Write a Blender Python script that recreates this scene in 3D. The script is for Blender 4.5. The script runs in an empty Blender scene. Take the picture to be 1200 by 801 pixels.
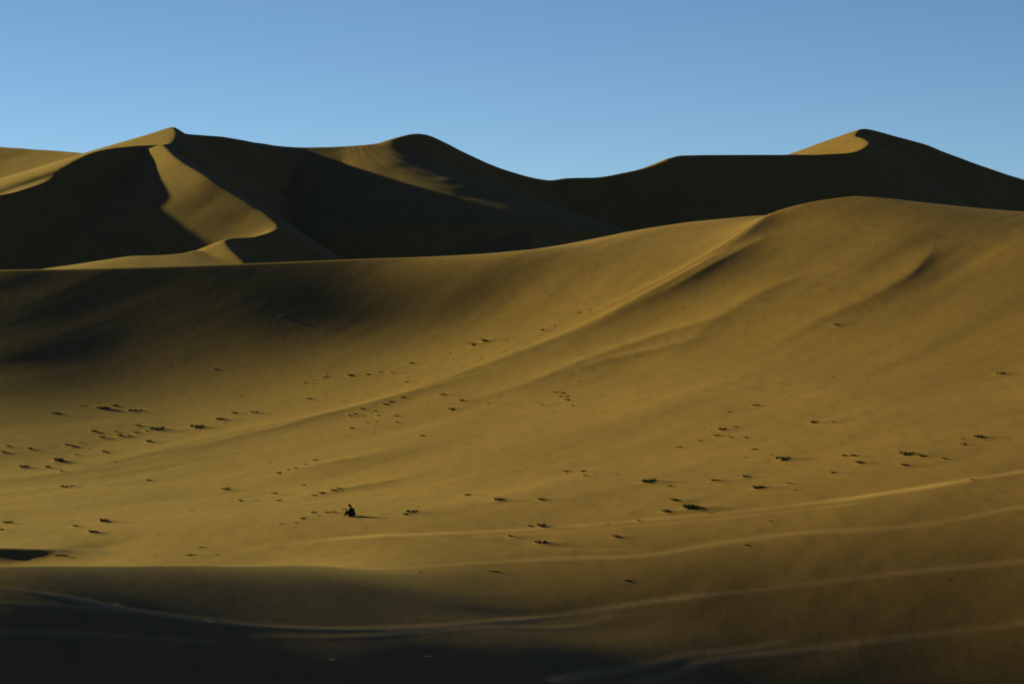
import bpy, bmesh, math, random
import numpy as np

S = bpy.context.scene
COL = S.collection
R = math.radians

# ------------------------------------------------------------------ camera, sky, sun, exposure
F = 3334.0 / 1200.0                       # focal length in picture widths (100 mm on a 36 mm sensor)
PITCH = math.atan(-70.5 / 3334.0)         # looking slightly down from the top of a dune
cam_d = bpy.data.cameras.new('camera')
cam_d.sensor_width = 36.0
cam_d.lens = 36.0 * F
cam_d.clip_start = 0.5
cam_d.clip_end = 20000.0
cam = bpy.data.objects.new('camera', cam_d)
COL.objects.link(cam)
cam.location = (0, 0, 0)
cam.rotation_euler = (math.pi / 2 + PITCH, 0, 0)
S.camera = cam

SUN_EL = R(12.2)
SUN_AZ = R(41.0)                          # how far the sun stands behind a line straight to the left
W = bpy.data.worlds.new('World')
S.world = W
W.use_nodes = True
nt = W.node_tree
bg = nt.nodes['Background']
sky = nt.nodes.new('ShaderNodeTexSky')
sky.sky_type = 'NISHITA'
sky.sun_disc = False
sky.sun_elevation = SUN_EL
# the sun stands towards (-cos az, +sin az); the sky's rotation 0 is +Y, growing clockwise
sky.sun_rotation = -(math.pi / 2 - SUN_AZ)
sky.altitude = 3000
sky.air_density = 0.6
sky.dust_density = 0.0
sky.ozone_density = 2.0
tint = nt.nodes.new('ShaderNodeMix')       # the picture's white balance, the same over the whole sky
tint.data_type = 'RGBA'; tint.blend_type = 'MULTIPLY'
tint.inputs[0].default_value = 1.0
tint.inputs[7].default_value = (.795, .88, .87, 1)
nt.links.new(sky.outputs[0], tint.inputs[6])
nt.links.new(tint.outputs[2], bg.inputs[0])
bg.inputs[1].default_value = 0.05

sun_d = bpy.data.lights.new('sun', 'SUN')
sun_d.energy = 5.0
sun_d.angle = R(0.53)
sun_d.color = (1.0, 0.865, 0.22)
sun = bpy.data.objects.new('sun', sun_d)
COL.objects.link(sun)
sv = np.array([-math.cos(SUN_EL) * math.cos(SUN_AZ), math.cos(SUN_EL) * math.sin(SUN_AZ), math.sin(SUN_EL)])
from mathutils import Vector
sun.rotation_euler = Vector(sv).to_track_quat('Z', 'Y').to_euler()
S.view_settings.view_transform = 'Standard'
S.view_settings.look = 'None'
S.view_settings.exposure = 1.07
S.view_settings.gamma = 1.0

# ------------------------------------------------------------------ survey: bearings of the photograph (1200 x 801) to places
def at(u, v, D):
    """The place at distance D along the view axis seen at bearing (u, v)."""
    cx, cy = (u - 600.0) / 3334.0, -(v - 400.5) / 3334.0
    c, s = math.cos(PITCH), math.sin(PITCH)
    y, z = c - s * cy, s + c * cy
    return np.array([cx / y * D, D, z / y * D])

def lut(px, py, x):
    return np.interp(x, px, py)

def sm(a, b, x):
    t = np.clip((x - a) / (b - a), 0, 1)
    return t * t * (3 - 2 * t)

def spline(P, n):
    """Catmull-Rom through the points, resampled."""
    P = np.array(P, float)
    d = np.concatenate([[0], np.cumsum(np.linalg.norm(np.diff(P[:, :3], axis=0), axis=1) ** 0.5)])
    t = np.linspace(0, d[-1], n)
    out = np.zeros((n, P.shape[1]))
    m = np.zeros_like(P)
    m[1:-1] = (P[2:] - P[:-2]) / (d[2:] - d[:-2])[:, None]
    m[0] = (P[1] - P[0]) / (d[1] - d[0]); m[-1] = (P[-1] - P[-2]) / (d[-1] - d[-2])
    i = np.clip(np.searchsorted(d, t, side='right') - 1, 0, len(P) - 2)
    h = (d[i + 1] - d[i])[:, None]; s = ((t - d[i]) / (d[i + 1] - d[i]))[:, None]
    return ((1 + 2 * s) * (1 - s) ** 2 * P[i] + s * (1 - s) ** 2 * h * m[i] + s * s * (3 - 2 * s) * P[i + 1] + s * s * (s - 1) * h * m[i + 1])

# smooth value noise on a lattice
rng = np.random.RandomState(7)
LAT = rng.rand(256, 256)
def vnoise(x, y):
    xi, yi = np.floor(x).astype(int), np.floor(y).astype(int)
    fx, fy = x - xi, y - yi
    fx = fx * fx * fx * (fx * (fx * 6 - 15) + 10); fy = fy * fy * fy * (fy * (fy * 6 - 15) + 10)
    a, b = LAT[xi & 255, yi & 255], LAT[(xi + 1) & 255, yi & 255]
    c, d = LAT[xi & 255, (yi + 1) & 255], LAT[(xi + 1) & 255, (yi + 1) & 255]
    return (a * (1 - fx) + b * fx) * (1 - fy) + (c * (1 - fx) + d * fx) * fy - 0.5

# ------------------------------------------------------------------ near sand: foreground hollow and the broad middle dune
BEARINGS = [-1100, -500, -200, 0, 150, 300, 450, 600, 750, 900, 1050, 1200, 1500]
CONTOURS = [     # distance, and the row at which the sand of that distance shows at each bearing (below 430 m: its height)
    (70, [-5.56, -10.39, -12.91, -14.61, -15.85, -17.07, -18.29, -19.51, -20.7, -21.87, -23.0, -24.08, -25.98]),
    (85, [-3.89, -10.22, -13.29, -15.31, -16.82, -18.29, -19.69, -21.01, -22.26, -23.44, -24.53, -25.54, -27.18]),
    (105, [-6.84, -10.2, -13.29, -15.55, -17.1, -18.53, -19.88, -21.23, -22.52, -23.8, -25.04, -26.25, -28.33]),
    (130, [-10.73, -11.64, -12.66, -14.11, -15.7, -17.36, -18.98, -20.59, -22.19, -23.75, -25.3, -26.83, -29.46]),
    (145, [-11.16, -12.36, -12.92, -13.68, -15.03, -16.73, -18.4, -20.2, -21.94, -23.77, -25.57, -27.27, -29.91]),
    (160, [-15.44, -14.98, -14.94, -15.03, -15.23, -16.32, -18.16, -20.04, -22.1, -24.01, -25.49, -26.42, -26.67]),
    (178, [-20.45, -18.37, -18.41, -18.33, -18.19, -17.52, -18.28, -19.96, -21.03, -21.45, -21.27, -20.66, -18.69]),
    (190, [-20.9, -20.32, -19.94, -19.77, -19.52, -19.29, -18.68, -18.82, -18.77, -18.41, -17.72, -16.9, -14.99]),
    (215, [-21.58, -20.36, -19.94, -19.65, -19.09, -18.17, -17.64, -16.98, -16.22, -15.35, -14.39, -13.46, -11.5]),
    (240, [-20.57, -19.87, -19.46, -19.15, -18.86, -18.51, -17.72, -16.52, -15.25, -13.91, -12.52, -11.31, -8.9]),
    (275, [-18.07, -18.34, -18.11, -18.37, -18.33, -17.43, -16.13, -14.65, -12.93, -11.18, -9.69, -8.27, -4.92]),
    (310, [-11.78, -12.85, -14.28, -15.54, -16.03, -15.61, -14.31, -12.21, -9.98, -7.78, -5.36, -2.98, 1.73]),
    (340, [-9.45, -7.03, -8.89, -10.8, -12.32, -12.18, -10.72, -8.48, -5.33, -1.47, 1.54, 3.84, 6.37]),
    (365, [-3.34, -2.13, -3.88, -5.26, -5.97, -5.84, -5.39, -2.78, 1.78, 4.71, 7.14, 7.78, 8.12]),
    (385, [0.77, 0.94, 0.58, 0.42, 0.57, 1.13, 2.12, 4.17, 5.67, 8.02, 9.07, 8.69, 8.66]),
    (392, [2.18, 2.05, 2.33, 2.52, 2.97, 3.53, 3.99, 4.32, 6.85, 8.73, 9.4, 8.86, 7.48]),
    (405, [5.9, 5.18, 5.1, 5.5, 5.72, 6.08, 5.24, 4.59, 7.52, 9.47, 9.71, 9.26, 6.29]),
    (440, [292, 292, 292, 292, 288, 286, 284, 296, 290, 262, 258, 260, 270]),
    (520, [320, 320, 320, 320, 320, 318, 316, 312, 305, 298, 294, 292, 295]),
    (660, [312] * 13),
]
def nat_spline(xk):
    """Cardinal natural cubic splines on the knots: returns f(x) -> (n_knots, len(x)) weights."""
    n = len(xk); h = np.diff(xk)
    A = np.eye(n); B = np.zeros((n, n))
    for i in range(1, n - 1):
        A[i, i - 1:i + 2] = [h[i - 1], 2 * (h[i - 1] + h[i]), h[i]]
        B[i, i - 1:i + 2] = [6 / h[i - 1], -6 / h[i - 1] - 6 / h[i], 6 / h[i]]
    M = np.linalg.solve(A, B)
    I = np.eye(n)
    def ev(x, yk):
        """yk: (n_knots,) values; x array"""
        m = M @ yk
        xx = np.clip(x, xk[0], xk[-1])
        i = np.clip(np.searchsorted(xk, xx, side='right') - 1, 0, n - 2)
        hh = h[i]; a = (xk[i + 1] - xx) / hh; b = 1 - a
        return a * yk[i] + b * yk[i + 1] + ((a ** 3 - a) * m[i] + (b ** 3 - b) * m[i + 1]) * hh * hh / 6
    return ev, M, h
BRINK = [317, 317, 316.5, 316, 313, 308, 302, 292, 262, 230, 200, 200, 200]   # rows of the sharp brink of the middle dune where it has one
RISE = ([-1100, -500, -200, 0, 75, 150, 225, 300, 360, 420, 600], [112, 118, 128, 138, 144, 150, 157, 165, 173, 182, 200])   # bearings and distances of the brink of the near rise
UK = np.array(BEARINGS, float)
DK = np.array([3, 35] + [c[0] for c in CONTOURS], float)
U_EV, _, _ = nat_spline(UK)
_, D_M, D_H = nat_spline(DK)
def near_h(x, y):
    u = 600 + x / np.maximum(y, 1) * 3334.0
    Zk = [np.full(x.shape, -1.9), np.full(x.shape, -7.4)]
    for D, vs in CONTOURS:
        Zk.append(U_EV(u, np.array([v if D < 430 else (330.0 - v) / 3334.0 * D for v in vs], float)))
    Zk = np.array(Zk)
    Mk = np.tensordot(D_M, Zk, 1)
    yy = np.clip(y, DK[0], DK[-1])
    i = np.clip(np.searchsorted(DK, yy, side='right') - 1, 0, len(DK) - 2)
    j = np.arange(len(x))
    hh = D_H[i]; a = (DK[i + 1] - yy) / hh; b = 1 - a
    bk = (330.0 - U_EV(u, np.array(BRINK))) / 3334.0 * 390 - .01 * (y - 390) + 2.5 * sm(370, 340, y)
    z = a * Zk[i, j] + b * Zk[i + 1, j] + ((a ** 3 - a) * Mk[i, j] + (b ** 3 - b) * Mk[i + 1, j]) * hh * hh / 6
    q = np.clip(.5 + .5 * (bk - z) / .14, 0, 1)            # the brink: the lower of the face and the back slope
    dc = np.interp(u, RISE[0], RISE[1])
    b2 = -.0993 * y - np.where(y > dc, .7 * (1 - sm(290, 385, u)) * (1 - np.exp(-np.maximum(y - dc, 0) / 6)), .12 * (y - dc)) + 14 * sm(188, 204, y) + 18 * sm(395, 480, u) + 4 * sm(0, -40, y - dc)
    q2 = np.clip(.5 + .5 * (b2 - z) / .3, 0, 1)            # the near rise drops away behind its brink
    z = np.where((y > 100) & (y < 215), b2 * (1 - q2) + z * q2 - .3 * q2 * (1 - q2), z)
    return np.where(y > 340, bk * (1 - q) + z * q - .14 * q * (1 - q), z)

# ------------------------------------------------------------------ far dunes: crest lines with a windward and a slip flank
def ridge(pts, sl, sr, n=70, rnd=1.0, fan=0.0, nose=0.0):
    """Crest points (u, v, D[, slope of the right flank]), slope of the left flank, usual slope of the right one."""
    return dict(P=spline([list(at(*p[:3])) + [p[3] if len(p) > 3 else sr, p[4] if len(p) > 4 else 60] for p in pts], n), sl=sl, rnd=rnd, fan=fan, nose=nose)

RIDGES = [
    # western dune, crest from the lower west to the peak
    ridge([(-260, 262, 800), (-120, 245, 815), (0, 228, 830), (50, 214, 845), (65, 205, 855), (80, 193, 865), (110, 178, 888, .6, 10), (150, 172, 912, .4, 10), (195, 169, 935, .3, 10), (205, 159, 955, .5, 10), (203, 149, 978)], .31, .66),
    # skyline crest from the western peak to the middle peak and down to the saddle, then up the eastern dune
    ridge([(203, 149, 978), (215, 156, 983), (260, 160, 995), (300, 167, 1017, .5), (340, 172, 1034, .27, 150), (390, 172, 1041, .226, 150), (440, 168, 1046, .22, 150), (462, 162, 1049, .38, 80), (485, 157, 1054), (505, 160, 1061), (540, 177, 1075), (590, 198, 1085), (640, 211, 1095), (665, 209, 1098), (700, 208, 1102), (730, 203, 1105), (755, 197, 1107), (775, 190, 1109), (790, 184, 1111), (810, 182, 1114), (920, 181, 1125), (960, 181, 1128), (1000, 178, 1133), (1017, 170, 1150), (1012, 163, 1178), (1002, 159, 1203), (1014, 151, 1236), (1050, 160, 1242), (1085, 170, 1244), (1110, 180, 1246), (1200, 211, 1252), (1320, 245, 1258), (1500, 280, 1266)], .36, .66, n=220, fan=2.2),
    # tongue: spur running down from the western dune towards the valley
    ridge([(190, 170, 915), (209, 187, 878), (240, 206, 848), (270, 225, 829), (310, 250, 806), (325, 267, 788), (300, 277, 774), (266, 281, 763), (268, 290, 752), (285, 306, 735), (300, 325, 720)][::-1], .40, .62, n=140),
    # spur below the middle peak
    ridge([(570, 222, 995), (596, 230, 972), (613, 241, 948), (619, 257, 915), (625, 290, 875)][::-1], .24, .62),
    # low rim in front of the western hollow
    ridge([(228, 294, 755), (215, 297, 750), (190, 299, 747), (150, 300, 747), (115, 308, 752)], .12, .4, nose=3.0),
    # ridge behind, west
    ridge([(-400, 160, 1180), (-200, 162, 1140), (0, 172, 1090), (80, 178, 1060), (140, 185, 1020)], .3, .34),
]

def floor_z(x, y):
    return 1.6 + 0.012 * (y - 760) + 1.6 * vnoise(x / 90 + 3.3, y / 120) + 0.8 * vnoise(x / 23, y / 31 + 9)

def ridge_h(Rg, x, y):
    P = Rg['P']
    out = np.full(x.shape, -1e3); r = Rg['rnd']; sl = Rg['sl']
    for i in range(len(P) - 1):
        ax, ay, az, asr, are = P[i]; bx, by, bz, bsr, bre = P[i + 1]
        ex, ey = bx - ax, by - ay
        L2 = ex * ex + ey * ey + 1e-9
        px, py = x - ax, y - ay
        t = np.clip((px * ex + py * ey) / L2, 0, 1)
        d2 = (px - t * ex) ** 2 + (py - t * ey) ** 2
        c = (ex * py - ey * px) / np.sqrt(L2 * (d2 + 1e-6))
        s = sm(-0.75, 0.75, c)                       # 1 on the left of the crest's direction, 0 on its right
        sr = asr + t * (bsr - asr)
        sr = sr * (1 + Rg['fan'] * (1 - np.abs(c)))
        out = np.maximum(out, az + t * (bz - az) - (sl * s + sr * (1 - s)) * (1 + Rg['nose'] * (1 - np.abs(c))) * (np.sqrt(d2 + r * r) - r)
                         - np.maximum(0, .68 - sr) * (1 - s) * np.maximum(0, np.sqrt(d2) - are - t * (bre - are)))
    return out

def smax(a, b, k):
    h = np.clip(0.5 + 0.5 * (a - b) / k, 0, 1)
    return b * (1 - h) + a * h + k * h * (1 - h)

def far_h(x, y):
    f = floor_z(x, y)
    h = np.full(x.shape, -1e3)
    for Rg in RIDGES:
        h = smax(h, ridge_h(Rg, x, y), 0.25)
    return smax(h, f, 3.0)

# ------------------------------------------------------------------ the ridges of blown sand and small hollows on the middle dune
def bearings_to_ground(pts, hf, d0=62, d1=470, n=820):
    """Where the lines of sight through the surveyed bearings first meet the near sand."""
    pts = np.array(pts, float)
    Ds = np.linspace(d0, d1, n)
    out = np.zeros((len(pts), 3))
    for k, (u, v) in enumerate(pts[:, :2]):
        e = at(u, v, 1.0)
        h = hf(e[0] * Ds, Ds)
        f = h - e[2] * Ds
        i = np.argmax(f > 0)
        if f[i] <= 0: i = n - 1
        t = f[i - 1] / (f[i - 1] - f[i]) if i > 0 and f[i] != f[i - 1] else 0
        D = Ds[i - 1] + np.clip(t, 0, 1) * (Ds[i] - Ds[i - 1])
        out[k] = [e[0] * D, D, e[2] * D]
    return out

# bearings of a crest, then at each: height, width of its left (sunny) flank, width of its right flank
STREAKS = [
    [(1000, 254, 2.8, 12, 24), (950, 260, 2.6, 8, 28), (905, 268, 1.9, 5, 26), (868, 290, .9, 8, 18), (820, 320, .72, 8, 10), (760, 353, .68, 9, 8.5), (700, 385, .62, 9, 8), (640, 408, .58, 9, 7.5), (570, 432, .55, 9, 6), (500, 455, .42, 8, 6), (430, 478, .35, 7, 6), (360, 492, .35, 6, 5), (300, 503, .3, 6, 5), (200, 525, .22, 5, 5), (100, 548, .15, 5, 5), (0, 566, .1, 5, 5)],
    [(895, 288, .15, 2, 3), (850, 312, .35, 2, 3), (790, 345, .3, 2, 3), (730, 372, .1, 2, 3)],
    [(860, 372, .1, 4, 4), (820, 385, .4, 4, 4), (760, 402, .45, 4, 4), (690, 425, .4, 4, 4), (620, 452, .3, 4, 4), (550, 472, .1, 4, 4)],
    [(830, 398, .05, 3, 2.5), (780, 410, .28, 3, 2.5), (720, 424, .2, 3, 2.5), (670, 438, .05, 3, 2.5)],
    [(960, 320, .1, 5, 4), (900, 345, .5, 6, 5), (840, 380, .35, 6, 5), (780, 420, .1, 5, 5)],
    [(1095, 288, .1, 9, 4), (1084, 306, .4, 10, 2.2), (1064, 328, .62, 11, 2.9), (1025, 350, .5, 11, 5), (960, 378, .3, 10, 5), (900, 405, .1, 8, 6)],
    [(900, 268, .1, 1.2, 2.2), (870, 284, .26, 1.2, 2.2), (820, 312, .26, 1.2, 2.2), (770, 338, .22, 1.2, 2.2), (700, 368, .08, 1.2, 2.2)],
    [(860, 300, .06, 1.1, 2), (800, 332, .22, 1.1, 2), (740, 362, .22, 1.1, 2), (660, 398, .18, 1.1, 2), (580, 426, .06, 1.1, 2)],
    [(560, 442, .06, 1.2, 2.4), (480, 464, .18, 1.2, 2.4), (400, 484, .18, 1.2, 2.4), (300, 508, .14, 1.2, 2.4), (180, 532, .05, 1.2, 2.4)],
    [(480, 560, .05, 3, 2), (420, 572, .25, 3, 2), (370, 580, .15, 3, 2), (330, 588, .05, 3, 2)],
    [(440, 536, .03, 3, 2), (390, 542, .2, 3, 2), (330, 556, .05, 3, 2)],
]
def poly_dist(x, y, P):
    """Signed distance to a polyline in plan (left positive) and the values interpolated along it."""
    best = np.full(x.shape, 1e18); sg = np.zeros(x.shape); val = np.zeros(x.shape + (P.shape[1] - 2,)); W_ = np.zeros(x.shape)
    for a, b in zip(P[:-1], P[1:]):
        e = b[:2] - a[:2]; L2 = e @ e + 1e-9
        t = np.clip(((x - a[0]) * e[0] + (y - a[1]) * e[1]) / L2, 0, 1)
        dx, dy = x - a[0] - t * e[0], y - a[1] - t * e[1]
        d2 = dx * dx + dy * dy
        best = np.minimum(best, d2)
        w = 1.0 / (d2 + .02) ** 2                    # blended over the segments, so nothing jumps where the nearest one changes
        W_ += w
        sg += w * (e[0] * dy - e[1] * dx) / np.sqrt(L2 * (d2 + 1e-6))
        val += w[..., None] * (a[2:] + t[..., None] * (b[2:] - a[2:]))
    return np.sqrt(best), sg / W_, val / W_[..., None]

STREAK_G = []
for st in STREAKS:
    g = bearings_to_ground(st, near_h)
    P = np.c_[g[:, :2], np.array(st, float)[:, 2:]]
    STREAK_G.append(spline(np.c_[P[:, :2], np.zeros(len(P)), P[:, 2:]], 5 * len(P))[:, [0, 1, 3, 4, 5]])

# low drawn-out ridges of paler, coarser sand on the foreground flat: bearings, half width (m), height (m), paleness
TRACKS = [
    ([(0, 688), (80, 700), (200, 722), (330, 735), (430, 737), (520, 733), (620, 725), (700, 716), (800, 702), (1000, 678), (1200, 655)], .8, .11, 1.0),
    ([(300, 746), (430, 745), (600, 735), (720, 722)], .7, .06, .6),
    ([(260, 663), (400, 664), (500, 663), (620, 656), (750, 652), (830, 640), (930, 627), (1030, 621), (1100, 612), (1200, 592)], 1.0, .1, .8),
    ([(280, 645), (400, 632), (500, 626), (600, 621), (700, 614), (800, 606), (900, 597), (1000, 585), (1100, 570), (1200, 553)], 1.3, .16, 1.0),
    ([(560, 628), (700, 620), (850, 608), (1000, 592)], .9, .08, .6),
    ([(650, 798), (720, 785), (800, 770), (860, 762), (920, 752)], .9, .09, .8),
    ([(740, 800), (830, 775), (920, 764), (1040, 748), (1200, 728)], .9, .09, .8),
    ([(0, 706), (140, 714), (280, 728)], .7, .05, .6),
    ([(0, 740), (100, 742), (250, 752)], .7, .05, .5),
    ([(480, 628), (600, 640), (760, 646)], .8, .04, .3),
    ([(0, 560), (150, 542), (300, 507), (430, 484), (520, 462)], 1.6, .06, .5),
    ([(0, 590), (180, 552), (330, 520)], 1.2, .05, .35),
]
TRACK_G = []
for pts, w, hgt, pale in TRACKS:
    pts = list(pts)                              # carried on past the edges of the picture
    if pts[0][0] == 0: pts.insert(0, (-95, pts[0][1] - 95 * (pts[1][1] - pts[0][1]) / (pts[1][0] - pts[0][0])))
    if pts[-1][0] == 1200: pts.append((1290, pts[-1][1] + 90 * (pts[-1][1] - pts[-2][1]) / (pts[-1][0] - pts[-2][0])))
    g = bearings_to_ground(pts, near_h)
    TRACK_G.append((spline(np.c_[g[:, :2], np.zeros((len(g), 2))], 4 * len(g))[:, :2], w, hgt, pale))
def track_field(x, y):
    """Height and paleness of the foreground ridges."""
    h = np.zeros(x.shape); p = np.zeros(x.shape)
    for P, w, hgt, pale in TRACK_G:
        m = (x > P[:, 0].min() - 6) & (x < P[:, 0].max() + 6) & (y > P[:, 1].min() - 6) & (y < P[:, 1].max() + 6)
        if not m.any(): continue
        xm, ym = x[m], y[m]
        d, sg, _ = poly_dist(xm, ym, np.c_[P, np.zeros((len(P), 1))])
        d = np.abs(d + .3 * vnoise(xm / 5, ym / 5 + 3) + .12 * vnoise(xm / 1.3, ym / 1.3)) * 2.1
        br = np.clip(.75 + 1.3 * vnoise(xm / 9 + 4, ym / 9), 0.1, 1.2)
        f = np.exp(-(d / w) ** 2) * br
        h[m] += .10 * hgt * f; p[m] = np.maximum(p[m], pale * f)
    return h, p

# low scarp at the foot of the dune behind the western rise (plan coordinates)
STREAK_G.append(np.array([(-29.5, 208, 0, 12, 2.2), (-33, 206.5, .5, 12, 2.2), (-37, 205, .9, 12, 2.2), (-50, 202, .7, 12, 2.2), (-70, 200, 0, 12, 2.2)], float))

def streak_h(x, y):
    out = np.zeros(x.shape)
    for P in STREAK_G:
        k = 5.5 * P[:, 3:].max()
        m = (x > P[:, 0].min() - k) & (x < P[:, 0].max() + k) & (y > P[:, 1].min() - k) & (y < P[:, 1].max() + k)
        if not m.any(): continue
        d, sg, v = poly_dist(x[m], y[m], P)
        # the crests run away from the eye when listed backwards: the sunny flank is on the negative side here
        s = sm(-.7, .7, -sg * np.minimum(1, d / .3))
        w = v[:, 1] * s + v[:, 2] * (1 - s)
        d = np.sqrt(d * d + .12) - .346
        out[m] += v[:, 0] * np.exp(-d / w) * np.exp(-(d / (3.2 * w)) ** 2)
    return out

def sand_texture(x, y):
    """Wind-combed undulation, drawn out along the streaks."""
    a, b = .84 * x - .54 * y, .54 * x + .84 * y
    return .42 * vnoise(a / 17 + 2.2, b / 55 + 1.1) + .16 * vnoise(a / 6.1 + 7.7, b / 24) + .03 * vnoise(a / 2.1, b / 9 + 3.3)

MOUNDS = []                       # (x, y, height, radius) of the sand caught by plants, filled in below
def mound_h(x, y):
    h = np.zeros(x.shape)
    for mx, my, mh, mr in MOUNDS:
        m = (np.abs(x - mx) < 5 * mr) & (np.abs(y - my) < 5 * mr)
        if not m.any(): continue
        a, b = (x[m] - mx) * .86 + (y[m] - my) * -.5, (x[m] - mx) * .5 + (y[m] - my) * .86
        la = np.where(a > 0, 2.4, 1.0) * mr
        h[m] += mh * np.exp(-(a / la) ** 2 - (b / mr) ** 2)
    return h
def near_full(x, y):
    x = np.asarray(x, float); y = np.asarray(y, float)
    w = sm(150, 215, y)
    return near_h(x, y) + streak_h(x, y) + sand_texture(x, y) * (.13 + .87 * w) * (1 - .75 * sm(300, 330, y) * (1 - sm(-25, 8, x))) + track_field(x, y)[0] + mound_h(x, y)

def height(x, y):
    """One height field for the whole place (metres, eye = 0)."""
    x = np.asarray(x, float); y = np.asarray(y, float)
    z = np.empty(x.shape)
    az = np.abs(np.arctan2(x, y))
    rr = np.hypot(x, y)
    g = -4 + 5.0 * vnoise(x / 160 + 20, y / 160 + 31) + 2.0 * vnoise(x / 60 + 5, y / 60) - 6 * sm(1500, 4000, rr) + 12 * vnoise(x / 420 + 11, y / 420 + 4) * sm(600, 1500, rr)
    near = (y < 640) & (y > 0) & (az < 1.25)
    far = (y > 540) & (az < 0.62) & (y < 1500)
    zn = np.array(g); zf = np.array(g)
    if near.any(): zn[near] = near_full(x[near], y[near])
    if far.any():
        xf, yf = x[far], y[far]
        zf[far] = far_h(xf, yf) + .3 * vnoise(xf / 26 + 1, yf / 40) + .14 * vnoise(xf / 7, yf / 11 + 5)
    w = sm(545, 635, y)
    wf = (1 - sm(0.42, 0.6, az)) * (1 - sm(1300, 1490, y))
    wn = (1 - sm(0.5, 1.1, az * np.minimum(1, y / 120))) * sm(0.5, 4, y)
    return (zn * wn + g * (1 - wn)) * (1 - w) + (zf * wf + g * (1 - wf)) * w

# ------------------------------------------------------------------ materials
def sand_material():
    m = bpy.data.materials.new('sand'); m.use_nodes = True
    n, l = m.node_tree.nodes, m.node_tree.links
    b = n['Principled BSDF']
    b.inputs['Roughness'].default_value = 0.95
    b.inputs['Specular IOR Level'].default_value = 0.1
    tc = n.new('ShaderNodeTexCoord')
    def mapping(rot, sc):
        q = n.new('ShaderNodeMapping'); q.inputs['Rotation'].default_value = (0, 0, rot); q.inputs['Scale'].default_value = sc
        l.new(tc.outputs['Object'], q.inputs[0]); return q
    def noise(vec, scale, detail, rough=.55):
        q = n.new('ShaderNodeTexNoise'); q.inputs['Scale'].default_value = scale; q.inputs['Detail'].default_value = detail; q.inputs['Roughness'].default_value = rough
        l.new(vec.outputs[0], q.inputs['Vector']); return q
    def mix(fac, a, bb, blend='MIX'):
        q = n.new('ShaderNodeMix'); q.data_type = 'RGBA'; q.blend_type = blend
        for k, v in ((0, fac), (6, a), (7, bb)):
            if hasattr(v, 'is_linked') or hasattr(v, 'links'): l.new(v, q.inputs[k])
            else: q.inputs[k].default_value = v
        return q.outputs[2]
    def ramp(src, p0, p1):
        q = n.new('ShaderNodeMapRange'); q.inputs[1].default_value = p0; q.inputs[2].default_value = p1
        q.interpolation_type = 'SMOOTHSTEP'
        l.new(src, q.inputs[0]); return q.outputs[0]
    combed = mapping(R(33), (1, .28, 1))       # wind-sorted bands, drawn out along the streaks
    c1 = noise(combed, .11, 4)
    c2 = noise(combed, .9, 5, .6)
    c3 = noise(mapping(0, (1, 1, 1)), 9, 4, .7)
    col = mix(ramp(c1.outputs[0], .35, .65), (.180, .0995, .031, 1), (.208, .114, .035, 1))
    col = mix(ramp(c2.outputs[0], .4, .75), col, (.152, .086, .030, 1))
    grain = mix(ramp(c3.outputs[0], .3, .7), (.9, .9, .9, 1), (1.1, 1.1, 1.1, 1))
    col = mix(1.0, col, grain, 'MULTIPLY')
    at_ = n.new('ShaderNodeAttribute'); at_.attribute_name = 'pale'
    col = mix(at_.outputs['Fac'], col, (.35, .207, .095, 1))
    l.new(col, b.inputs['Base Color'])
    bp = n.new('ShaderNodeBump'); bp.inputs['Strength'].default_value = .3; bp.inputs['Distance'].default_value = .03
    l.new(c2.outputs[0], bp.inputs['Height'])
    bp2 = n.new('ShaderNodeBump'); bp2.inputs['Strength'].default_value = .25; bp2.inputs['Distance'].default_value = .012
    l.new(c3.outputs[0], bp2.inputs['Height']); l.new(bp.outputs[0], bp2.inputs['Normal'])
    l.new(bp2.outputs[0], b.inputs['Normal'])
    return m
SAND = sand_material()

# ------------------------------------------------------------------ the sand sheet: rings round the eye, finer where dunes crest
import time
t0 = time.time()
K = 1.0
fine = R(11.6)
nf = int(800 * K)
ang = np.concatenate([np.linspace(-math.pi, -R(60), 12, endpoint=False), np.linspace(-R(60), -R(20), 24, endpoint=False), np.linspace(-R(20), -fine, 30, endpoint=False),
                      np.linspace(-fine, fine, nf, endpoint=False),
                      np.linspace(fine, R(20), 30, endpoint=False), np.linspace(R(20), R(60), 24, endpoint=False), np.linspace(R(60), math.pi, 12)])
def seg(a, b, st): return np.linspace(a, b, max(2, int(K * (b - a) / st)), endpoint=False)
rad = np.concatenate([[1.5, 3, 5, 8, 12, 18, 25, 33, 42, 50], seg(58, 66, 2), seg(66, 150, .45), seg(150, 240, .5), seg(240, 350, .75), seg(350, 415, .45), seg(415, 560, 8),
                      seg(560, 690, 5), seg(690, 1275, .85), seg(1275, 1500, 12), seg(1500, 3000, 120), np.geomspace(3000, 15000, 12)])
AA, RR = np.meshgrid(ang, rad)
X = RR * np.sin(AA); Y = RR * np.cos(AA)
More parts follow.
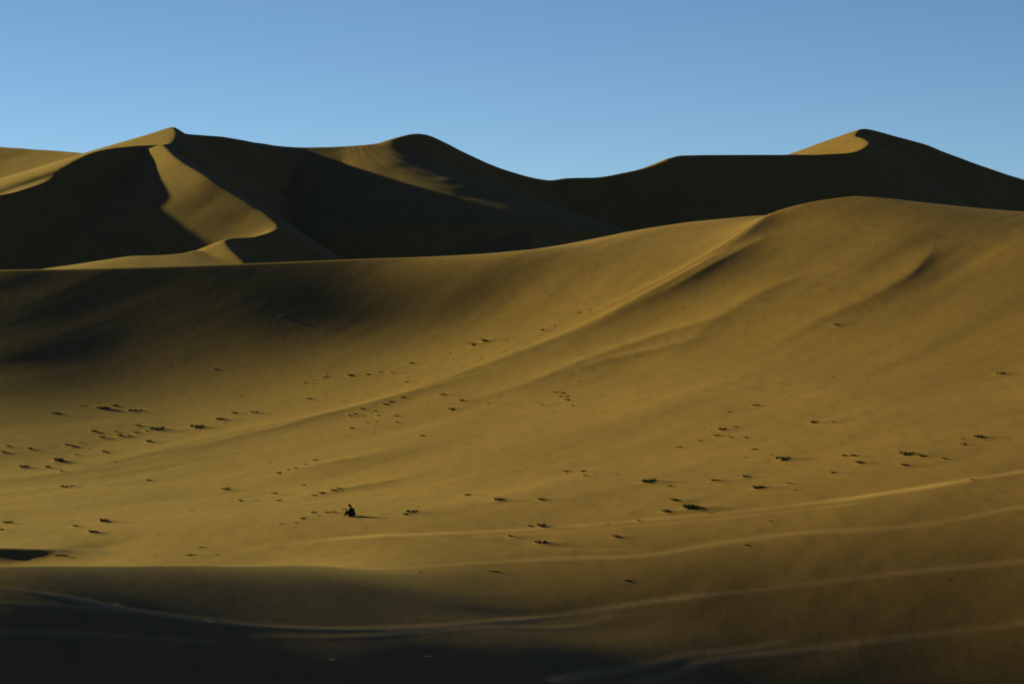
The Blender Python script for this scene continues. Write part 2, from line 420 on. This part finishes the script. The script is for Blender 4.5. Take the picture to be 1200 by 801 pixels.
# the plants: bearing, row and width in the survey, and which kind
TUFTS = [
    ('of five high on the shaded slope far left', [(96, 474, 8), (118, 477, 22), (135, 474, 12), (67, 483, 13), (157, 480, 20)]),
    ('in the dense patch at far left', [(109, 505, 10), (120, 512, 10), (136, 505, 7), (139, 510, 10), (150, 510, 6), (159, 506, 9), (162, 498, 8), (172, 504, 6), (184, 503, 18, 'o'), (175, 517, 11), (94, 518, 6), (105, 525, 4), (123, 529, 9)]),
    ('in the scatter by the left edge', [(78, 521, 10), (84, 522, 6), (90, 532, 7), (34, 525, 8), (9, 522, 8), (3, 529, 8), (61, 524, 4), (67, 540, 18, 'y'), (54, 547, 10, 'y'), (27, 547, 14), (72, 551, 6), (136, 540, 5)]),
    ('of a short row low on the left', [(75, 570, 12), (84, 569, 8), (94, 570, 5)]),
    ('on the streak past the dense left patch', [(231, 500, 16), (256, 491, 14), (264, 494, 5), (274, 483, 10), (298, 483, 11)]),
    ('of two highest on the shaded left slope', [(283, 462, 6), (252, 431, 8)]),
    ('in the line upslope left of the person', [(265, 573, 12), (271, 586, 5, 'y'), (282, 586, 7, 'y'), (301, 585, 5), (322, 578, 9), (327, 586, 7), (356, 568, 6)]),
    ('of two on the bare lower left', [(174, 562, 7), (226, 598, 3)]),
    ('of five above the dark wedge at lower left', [(9, 612, 12), (2, 620, 8), (89, 616, 9), (109, 623, 12), (123, 611, 17)]),
    ('along the lip of the dark foreground rise', [(69, 649, 18), (84, 652, 7), (183, 650, 7), (225, 649, 17), (237, 640, 11), (255, 649, 9), (251, 658, 4)]),
    ('in the row high on the shaded middle slope', [(364, 466, 12), (358, 447, 8), (367, 444, 6), (381, 441, 13), (382, 437, 6)]),
    ('in the thin dotted row above the main streak ridge', [(410, 439, 8), (431, 438, 7), (447, 435, 5), (460, 436, 7), (481, 425, 7), (476, 447, 9)]),
    ('along the upper flank of the main streak ridge', [(554, 403, 10), (568, 399, 12), (528, 413, 5), (564, 419, 5), (594, 398, 5), (591, 411, 4), (635, 386, 8), (650, 380, 4), (679, 365, 5), (692, 362, 5)]),
    ('around the right side of the densest small cluster', [(518, 462, 10), (529, 479, 11), (540, 469, 10), (494, 510, 8, 'y'), (465, 487, 7), (464, 494, 6), (452, 473, 8), (457, 470, 8), (470, 465, 9)]),
    ('in the densest small cluster at mid slope', [(410, 486, 6), (416, 484, 6), (424, 478, 7), (426, 486, 5), (439, 481, 8), (435, 483, 5), (442, 486, 6), (431, 494, 5), (442, 493, 5), (420, 487, 4), (411, 501, 8, 'y'), (440, 498, 4), (438, 506, 4)]),
    ('in the slanting row well above the person', [(369, 539, 10, 'o'), (358, 544, 8), (347, 548, 6), (338, 550, 6), (327, 554, 8, 'y'), (316, 541, 5, 'y')]),
    ('on the little ridge directly above the person', [(389, 574, 10), (377, 577, 9), (368, 580, 8), (397, 572, 8)]),
    ('in the row trailing left from the person', [(368, 600, 8), (374, 603, 5), (392, 600, 6), (403, 596, 6), (355, 607, 10), (347, 612, 6), (329, 613, 6), (384, 600, 8)]),
    ('just right of the person at that level', [(483, 600, 15, 'o'), (475, 602, 8, 'y'), (547, 580, 11), (552, 592, 4), (583, 586, 18, 'o'), (635, 585, 11)]),
    ('in the small cluster at the middle of the slope', [(651, 459, 7), (660, 460, 8), (656, 464, 6), (664, 464, 6), (665, 468, 7), (672, 474, 5), (635, 474, 6), (659, 486, 4), (678, 446, 4), (706, 446, 3), (572, 472, 6)]),
    ('in the level row left of the large tufts', [(664, 552, 8), (684, 552, 9), (685, 557, 8), (700, 554, 5), (713, 554, 4), (724, 554, 3), (747, 555, 4)]),
    ('among large tufts just above the pale track', [(758, 565, 23, 'o'), (784, 569, 6), (836, 563, 13), (792, 586, 15), (813, 596, 28, 'o'), (782, 599, 15), (834, 600, 4)]),
    ('in the loose patch right of centre', [(820, 516, 8), (840, 510, 9), (847, 503, 13), (796, 524, 9), (826, 500, 3), (853, 482, 6), (857, 512, 7), (862, 500, 8), (873, 512, 6), (885, 475, 11), (898, 515, 4), (884, 526, 8, 'y'), (875, 535, 5)]),
    ('around the bushy tuft right of centre', [(918, 538, 20, 'o'), (905, 532, 4), (874, 558, 13), (887, 572, 18), (925, 566, 9), (933, 573, 5)]),
    ('of four spaced up the bare right slope', [(953, 495, 14), (977, 494, 7), (976, 441, 5), (979, 380, 9)]),
    ('of four beyond the bushy tuft on the right', [(989, 534, 10), (1001, 534, 10), (1008, 542, 13), (976, 553, 8, 'y')]),
    ('in the group halfway to the right edge', [(1062, 532, 17), (1081, 534, 12), (1059, 545, 13), (1107, 537, 9), (1138, 561, 6)]),
    ('of four close together near the right edge', [(1128, 514, 6), (1148, 512, 15), (1154, 515, 6), (1129, 520, 10, 'y')]),
    ('lone near the right edge under the crest', [(1171, 438, 16)]),
    ('lone in the shaded hollow under the left crest', [(329, 370, 6, 'y')]),
    ('along the pale track at the foot of the slope', [(635, 616, 14), (622, 616, 8), (599, 628, 10), (634, 636, 18), (712, 613, 5), (747, 609, 6), (722, 628, 11)]),
    ('on the dim flat between the pale tracks', [(492, 669, 8), (578, 668, 12), (733, 678, 8), (902, 609, 9), (873, 637, 10, 'y'), (1110, 677, 4)]),
    ('in the darkest foreground', [(247, 728, 10), (137, 707, 8), (390, 772, 10), (502, 768, 10)]),
]
PLACED = []
for phrase, mem in TUFTS:
    g = bearings_to_ground([(q[0], q[1] + 1) for q in mem], near_full)
    for q, p in zip(mem, g):
        wid = max(.32, q[2] * 1.12 / 3334.0 * p[1])
        PLACED.append((phrase, q, p, wid))
for phrase, q, p, wid in PLACED:
    dim = any(k in phrase for k in ('foreground', 'dim flat', 'hollow', 'high on', 'highest'))
    if q[2] >= 6: MOUNDS.append((p[0] + .25 * wid, p[1], (.10 * wid + .03) * (.25 if dim else 1), .55 * wid))
PERSON_AT = bearings_to_ground([(412, 604.5)], near_full)[0]

Z = height(X, Y)
PALE = np.zeros(X.shape)
_m = (Y > 62) & (Y < 300) & (np.abs(AA) < R(14))
PALE[_m] = track_field(X[_m], Y[_m])[1]
print('height', X.size, time.time() - t0)
nr, na = X.shape

def sheet(name, i0, i1):
    rows = i1 - i0
    co = np.stack([X[i0:i1], Y[i0:i1], Z[i0:i1]], -1).reshape(-1, 3).astype(np.float32)
    ii, jj = np.meshgrid(np.arange(rows - 1), np.arange(na - 1), indexing='ij')
    a = (ii * na + jj).ravel()
    q = np.stack([a, a + na, a + na + 1, a + 1], -1)[:, ::-1].astype(np.int32)
    me = bpy.data.meshes.new(name)
    me.vertices.add(len(co)); me.vertices.foreach_set('co', co.ravel())
    me.loops.add(q.size); me.loops.foreach_set('vertex_index', q.ravel())
    me.polygons.add(len(q)); me.polygons.foreach_set('loop_start', np.arange(0, q.size, 4, dtype=np.int32))
    me.polygons.foreach_set('use_smooth', np.ones(len(q), bool))
    me.materials.append(SAND)
    pa = me.attributes.new('pale', 'FLOAT', 'POINT'); pa.data.foreach_set('value', PALE[i0:i1].ravel().astype(np.float32))
    me.update(); me.validate()
    o = bpy.data.objects.new(name, me); COL.objects.link(o)
    o['kind'] = 'structure'
    return o
sheet('sand_dunes', 0, nr)
print('built', time.time() - t0)

# ------------------------------------------------------------------ grass tufts
def plain(name, col, rough=.9, vary=0.0):
    m = bpy.data.materials.new(name); m.use_nodes = True
    n, l = m.node_tree.nodes, m.node_tree.links
    b = n['Principled BSDF']; b.inputs['Roughness'].default_value = rough; b.inputs['Specular IOR Level'].default_value = .2
    tx = n.new('ShaderNodeTexNoise'); tx.inputs['Scale'].default_value = 12; tx.inputs['Detail'].default_value = 3
    tc = n.new('ShaderNodeTexCoord'); l.new(tc.outputs['Object'], tx.inputs['Vector'])
    oi = n.new('ShaderNodeObjectInfo')
    mx = n.new('ShaderNodeMix'); mx.data_type = 'RGBA'
    lo = tuple(c * .7 for c in col) + (1,); hi = tuple(c * 1.3 for c in col) + (1,)
    mx.inputs[6].default_value = lo; mx.inputs[7].default_value = hi
    if vary:
        ad = n.new('ShaderNodeMath'); ad.operation = 'MULTIPLY_ADD'; ad.inputs[1].default_value = vary; ad.use_clamp = True
        l.new(oi.outputs['Random'], ad.inputs[0]); l.new(tx.outputs[0], ad.inputs[2]); l.new(ad.outputs[0], mx.inputs[0])
    else: l.new(tx.outputs[0], mx.inputs[0])
    l.new(mx.outputs[2], b.inputs['Base Color'])
    return m
GRASS = {'d': plain('dark_grass', (.115, .078, .028), .9, .5), 'o': plain('olive_grass', (.10, .095, .03), .9, .4), 'y': plain('dry_grass', (.13, .095, .028), .9, .4)}
KIND = {'d': 'dark', 'o': 'olive green', 'y': 'dry yellowish'}

def tuft_mesh(seed, mat):
    """A tussock one metre wide: arching blades in uneven bunches over a low matted heart."""
    r = random.Random(seed)
    V, Fc = [], []
    bunches = [(r.uniform(-.36, .36), r.uniform(-.22, .22), r.uniform(.5, 1)) for _ in range(7)]
    for bx_, by_, bs in bunches:
        n = 8; base = len(V)
        for k in range(n):
            a = 2 * math.pi * k / n; q = .13 * bs * r.uniform(.7, 1.25)
            V.append((bx_ + q * math.cos(a), by_ + q * math.sin(a), -.05))
        for k in range(n):
            a = 2 * math.pi * k / n; q = .09 * bs * r.uniform(.6, 1.3)
            V.append((bx_ + q * math.cos(a), by_ + q * math.sin(a), .13 * bs * r.uniform(.7, 1.3)))
        V.append((bx_, by_, .17 * bs))
        for k in range(n):
            j = (k + 1) % n
            Fc.append((base + k, base + j, base + n + j, base + n + k)); Fc.append((base + n + k, base + n + j, base + 2 * n))
        for k in range(13):
            a = r.uniform(0, 2 * math.pi); L = bs * r.uniform(.18, .42); lean = r.uniform(.15, .9); w = r.uniform(.012, .026)
            cx, cy, sx, sy = math.cos(a), math.sin(a), -math.sin(a) * w, math.cos(a) * w
            x0, y0 = bx_ + .06 * cx, by_ + .06 * cy
            x1, y1, z1 = x0 + .45 * L * lean * cx, y0 + .45 * L * lean * cy, .6 * L
            x2, y2, z2 = x0 + L * lean * cx, y0 + L * lean * cy, L * (1 - .35 * lean)
            i = len(V)
            V += [(x0 - sx, y0 - sy, -.02), (x0 + sx, y0 + sy, -.02), (x1 + sx * .8, y1 + sy * .8, z1), (x1 - sx * .8, y1 - sy * .8, z1), (x2, y2, z2)]
            Fc += [(i, i + 1, i + 2, i + 3), (i + 3, i + 2, i + 4)]
    me = bpy.data.meshes.new('grass_tuft'); me.from_pydata(V, [], Fc); me.materials.append(mat); me.update()
    return me
VARIANTS = {k: [tuft_mesh(11 * i + 5, GRASS[k]) for i in range(6)] for k in GRASS}
ORD = ['', 'first', 'second', 'third', 'fourth', 'fifth', 'sixth', 'seventh', 'eighth', 'ninth', 'tenth', 'eleventh', 'twelfth', 'thirteenth']
rnd = random.Random(3)
proto = None
for phrase, mem in TUFTS:
    row = sorted([t for t in PLACED if t[0] == phrase], key=lambda t: t[1][0])
    for i, (_, q, p, wid) in enumerate(row):
        kind = q[3] if len(q) > 3 else 'd'
        if proto is None:
            proto = bpy.data.objects.new('grass_tuft', VARIANTS['d'][0]); o = proto
        else: o = proto.copy()
        o.data = rnd.choice(VARIANTS[kind])
        COL.objects.link(o)
        zz = float(height(np.array([p[0]]), np.array([p[1]]))[0])
        o.location = (p[0], p[1], zz)
        hs = wid * rnd.uniform(.42, .66) * (.6 if 'high on' in phrase else .35 if ('foreground' in phrase or 'highest on' in phrase or 'dim flat' in phrase or 'hollow' in phrase) else 1)
        o.scale = (wid, wid * rnd.uniform(.8, 1.1), hs)
        o.rotation_euler = (0, 0, rnd.uniform(-.5, .5) + (math.pi if rnd.random() < .5 else 0))
        size = 'tiny' if q[2] < 6 else 'small' if q[2] < 10 else 'middling' if q[2] < 15 else 'broad'
        if phrase.startswith('lone'): lab = f'{size} {KIND[kind]} grass tuft standing {phrase}'
        else:
            pos = 'leftmost' if i == 0 else 'rightmost' if i == len(row) - 1 else ORD[i + 1] + ' from left'
            lab = f'{size} {KIND[kind]} tuft, {pos} {phrase}'
        o['label'] = lab; o['category'] = 'grass tuft'; o['group'] = 'grass tufts scattered over the dune'

# ------------------------------------------------------------------ the person resting on the slope
def skinned(name, joints, bones, mat, parent=None, sub=2):
    """A continuous surface grown on a jointed skeleton: joints name -> (x, y, z, radius)."""
    names = list(joints); ix = {n: i for i, n in enumerate(names)}
    me = bpy.data.meshes.new(name)
    me.from_pydata([joints[n][:3] for n in names], [(ix[a], ix[b]) for a, b in bones], [])
    o = bpy.data.objects.new(name, me); COL.objects.link(o)
    o.modifiers.new('skin', 'SKIN').use_smooth_shade = True
    for n, sk in zip(names, me.skin_vertices[0].data):
        q = joints[n]; sk.radius = (q[3], q[4] if len(q) > 4 else q[3])
    me.skin_vertices[0].data[0].use_root = True
    o.modifiers.new('sub', 'SUBSURF').levels = sub; o.modifiers['sub'].render_levels = sub
    dg = bpy.context.evaluated_depsgraph_get()
    nm = bpy.data.meshes.new_from_object(o.evaluated_get(dg)); nm.name = name
    o.modifiers.clear(); o.data = nm; nm.materials.clear(); nm.materials.append(mat)
    for pl in nm.polygons: pl.use_smooth = True
    if parent: o.parent = parent
    return o
SKIN = plain('skin', (.33, .19, .12), .6); JACKET = plain('green_jacket', (.016, .026, .018), .8); TROUSERS = plain('brown_trousers', (.075, .042, .022), .9)
HAIR = plain('dark_hair', (.022, .012, .010), .8); BOOT = plain('dark_boots', (.03, .022, .016), .7); EYE = plain('eye', (.02, .015, .012), .3)
pr = bpy.data.objects.new('person', None); COL.objects.link(pr)
pr.location = PERSON_AT; pr.rotation_euler = (0, 0, R(-6)); pr.scale = (1.08, 1.08, 1.08)
pr['label'] = 'person in a dark green jacket and brown trousers sitting alone on the slope'; pr['category'] = 'person'
J = {'pelvis': (0, 0, .12, .14), 'waist': (.0, 0, .28, .125), 'chest': (-.045, 0, .46, .14), 'neckbase': (-.10, 0, .60, .075), 'neck': (-.12, 0, .65, .055),
     'skull': (-.14, 0, .715, .082), 'crown': (-.135, 0, .785, .07), 'jaw': (-.19, 0, .67, .045), 'nose': (-.233, 0, .72, .014)}
B = [('pelvis', 'waist'), ('waist', 'chest'), ('chest', 'neckbase'), ('neckbase', 'neck'), ('neck', 'skull'), ('skull', 'crown'), ('skull', 'jaw'), ('skull', 'nose')]
for s_, t in ((-1, 'l'), (1, 'r')):
    J.update({'hip' + t: (-.05, .10 * s_, .11, .095), 'knee' + t: (-.36, .21 * s_, .30, .062), 'ankle' + t: (-.44, .13 * s_, .07, .042), 'toe' + t: (-.58, .15 * s_, .045, .036),
              'sho' + t: (-.06, .17 * s_, .555, .058), 'elb' + t: (-.14, .245 * s_, .33, .044), 'wri' + t: (-.345, .17 * s_, .375, .03), 'palm' + t: (-.41, .15 * s_, .378, .034, .018), 'knu' + t: (-.445, .14 * s_, .372, .032, .014)})
    B += [('pelvis', 'hip' + t), ('hip' + t, 'knee' + t), ('knee' + t, 'ankle' + t), ('ankle' + t, 'toe' + t), ('chest', 'sho' + t), ('sho' + t, 'elb' + t), ('elb' + t, 'wri' + t), ('wri' + t, 'palm' + t), ('palm' + t, 'knu' + t)]
    for f, (oy, ln) in enumerate(((-.028, .062), (-.010, .074), (.010, .070), (.027, .054))):
        a, b_ = f'f{f}a{t}', f'f{f}b{t}'
        J[a] = (-.445 - ln * .55, (.14 + oy) * s_, .362, .0095); J[b_] = (-.445 - ln * .85, (.14 + oy) * s_, .362 - ln * .55, .008)
        B += [('knu' + t, a), (a, b_)]
    J['tha' + t] = (-.425, (.15 - .05) * s_, .362, .0105); J['thb' + t] = (-.455, (.15 - .062) * s_, .345, .009)
    B += [('palm' + t, 'tha' + t), ('tha' + t, 'thb' + t)]
    # ears
    J['ear' + t] = (-.13, .086 * s_, .715, .016); B.append(('skull', 'ear' + t))
skinned('body', J, B, SKIN, pr, 2)
g = lambda n, k=1.0, dz=0.0: (J[n][0], J[n][1], J[n][2] + dz, J[n][3] * k)
JJ = {'waist': (.02, 0, .28, .25), 'chest': (-.03, 0, .46, .21)}; JJ['pelvis'] = (.06, 0, .10, .30); JJ['neckbase'] = (-.09, 0, .61, .115)
BB = [('pelvis', 'waist'), ('waist', 'chest'), ('chest', 'neckbase')]
for t in 'lr':
    JJ.update({'sho' + t: g('sho' + t, 1.55), 'elb' + t: g('elb' + t, 1.75), 'wri' + t: g('wri' + t, 1.45)}); BB += [('chest', 'sho' + t), ('sho' + t, 'elb' + t), ('elb' + t, 'wri' + t)]
skinned('jacket', JJ, BB, JACKET, pr)
JT = {'pelvis': (-.02, 0, .12, .15)}; BT = []
for t in 'lr':
    JT.update({'hip' + t: g('hip' + t, 1.3), 'knee' + t: g('knee' + t, 1.75), 'ankle' + t: (J['ankle' + t][0] + .01, J['ankle' + t][1], .10, .095)}); BT += [('pelvis', 'hip' + t), ('hip' + t, 'knee' + t), ('knee' + t, 'ankle' + t)]
skinned('trousers', JT, BT, TROUSERS, pr)
for t in 'lr':
    q = J['ankle' + t]; w_ = J['toe' + t]
    skinned('boot', {'heel': (q[0] + .03, q[1], .045, .05), 'ankle': (q[0], q[1], .09, .055), 'ball': (w_[0] + .06, w_[1], .045, .048), 'toe': (w_[0] - .02, w_[1], .04, .038)}, [('ankle', 'heel'), ('ankle', 'ball'), ('ball', 'toe')], BOOT, pr)
skinned('hair', {'top': (-.125, 0, .795, .095), 'back': (-.075, 0, .735, .11), 'nape': (-.07, 0, .66, .10), 'fringe': (-.18, 0, .795, .045), 'sidel': (-.105, -.075, .725, .03), 'sider': (-.105, .075, .725, .03)},
        [('back', 'top'), ('back', 'nape'), ('top', 'fringe'), ('back', 'sidel'), ('back', 'sider')], HAIR, pr)
for s_ in (-1, 1):
    bm = bmesh.new(); bmesh.ops.create_uvsphere(bm, u_segments=8, v_segments=6, radius=.011)
    me = bpy.data.meshes.new('eye'); bm.to_mesh(me); bm.free(); me.materials.append(EYE)
    e = bpy.data.objects.new('eye', me); COL.objects.link(e); e.parent = pr; e.location = (-.213, .03 * s_, .735)
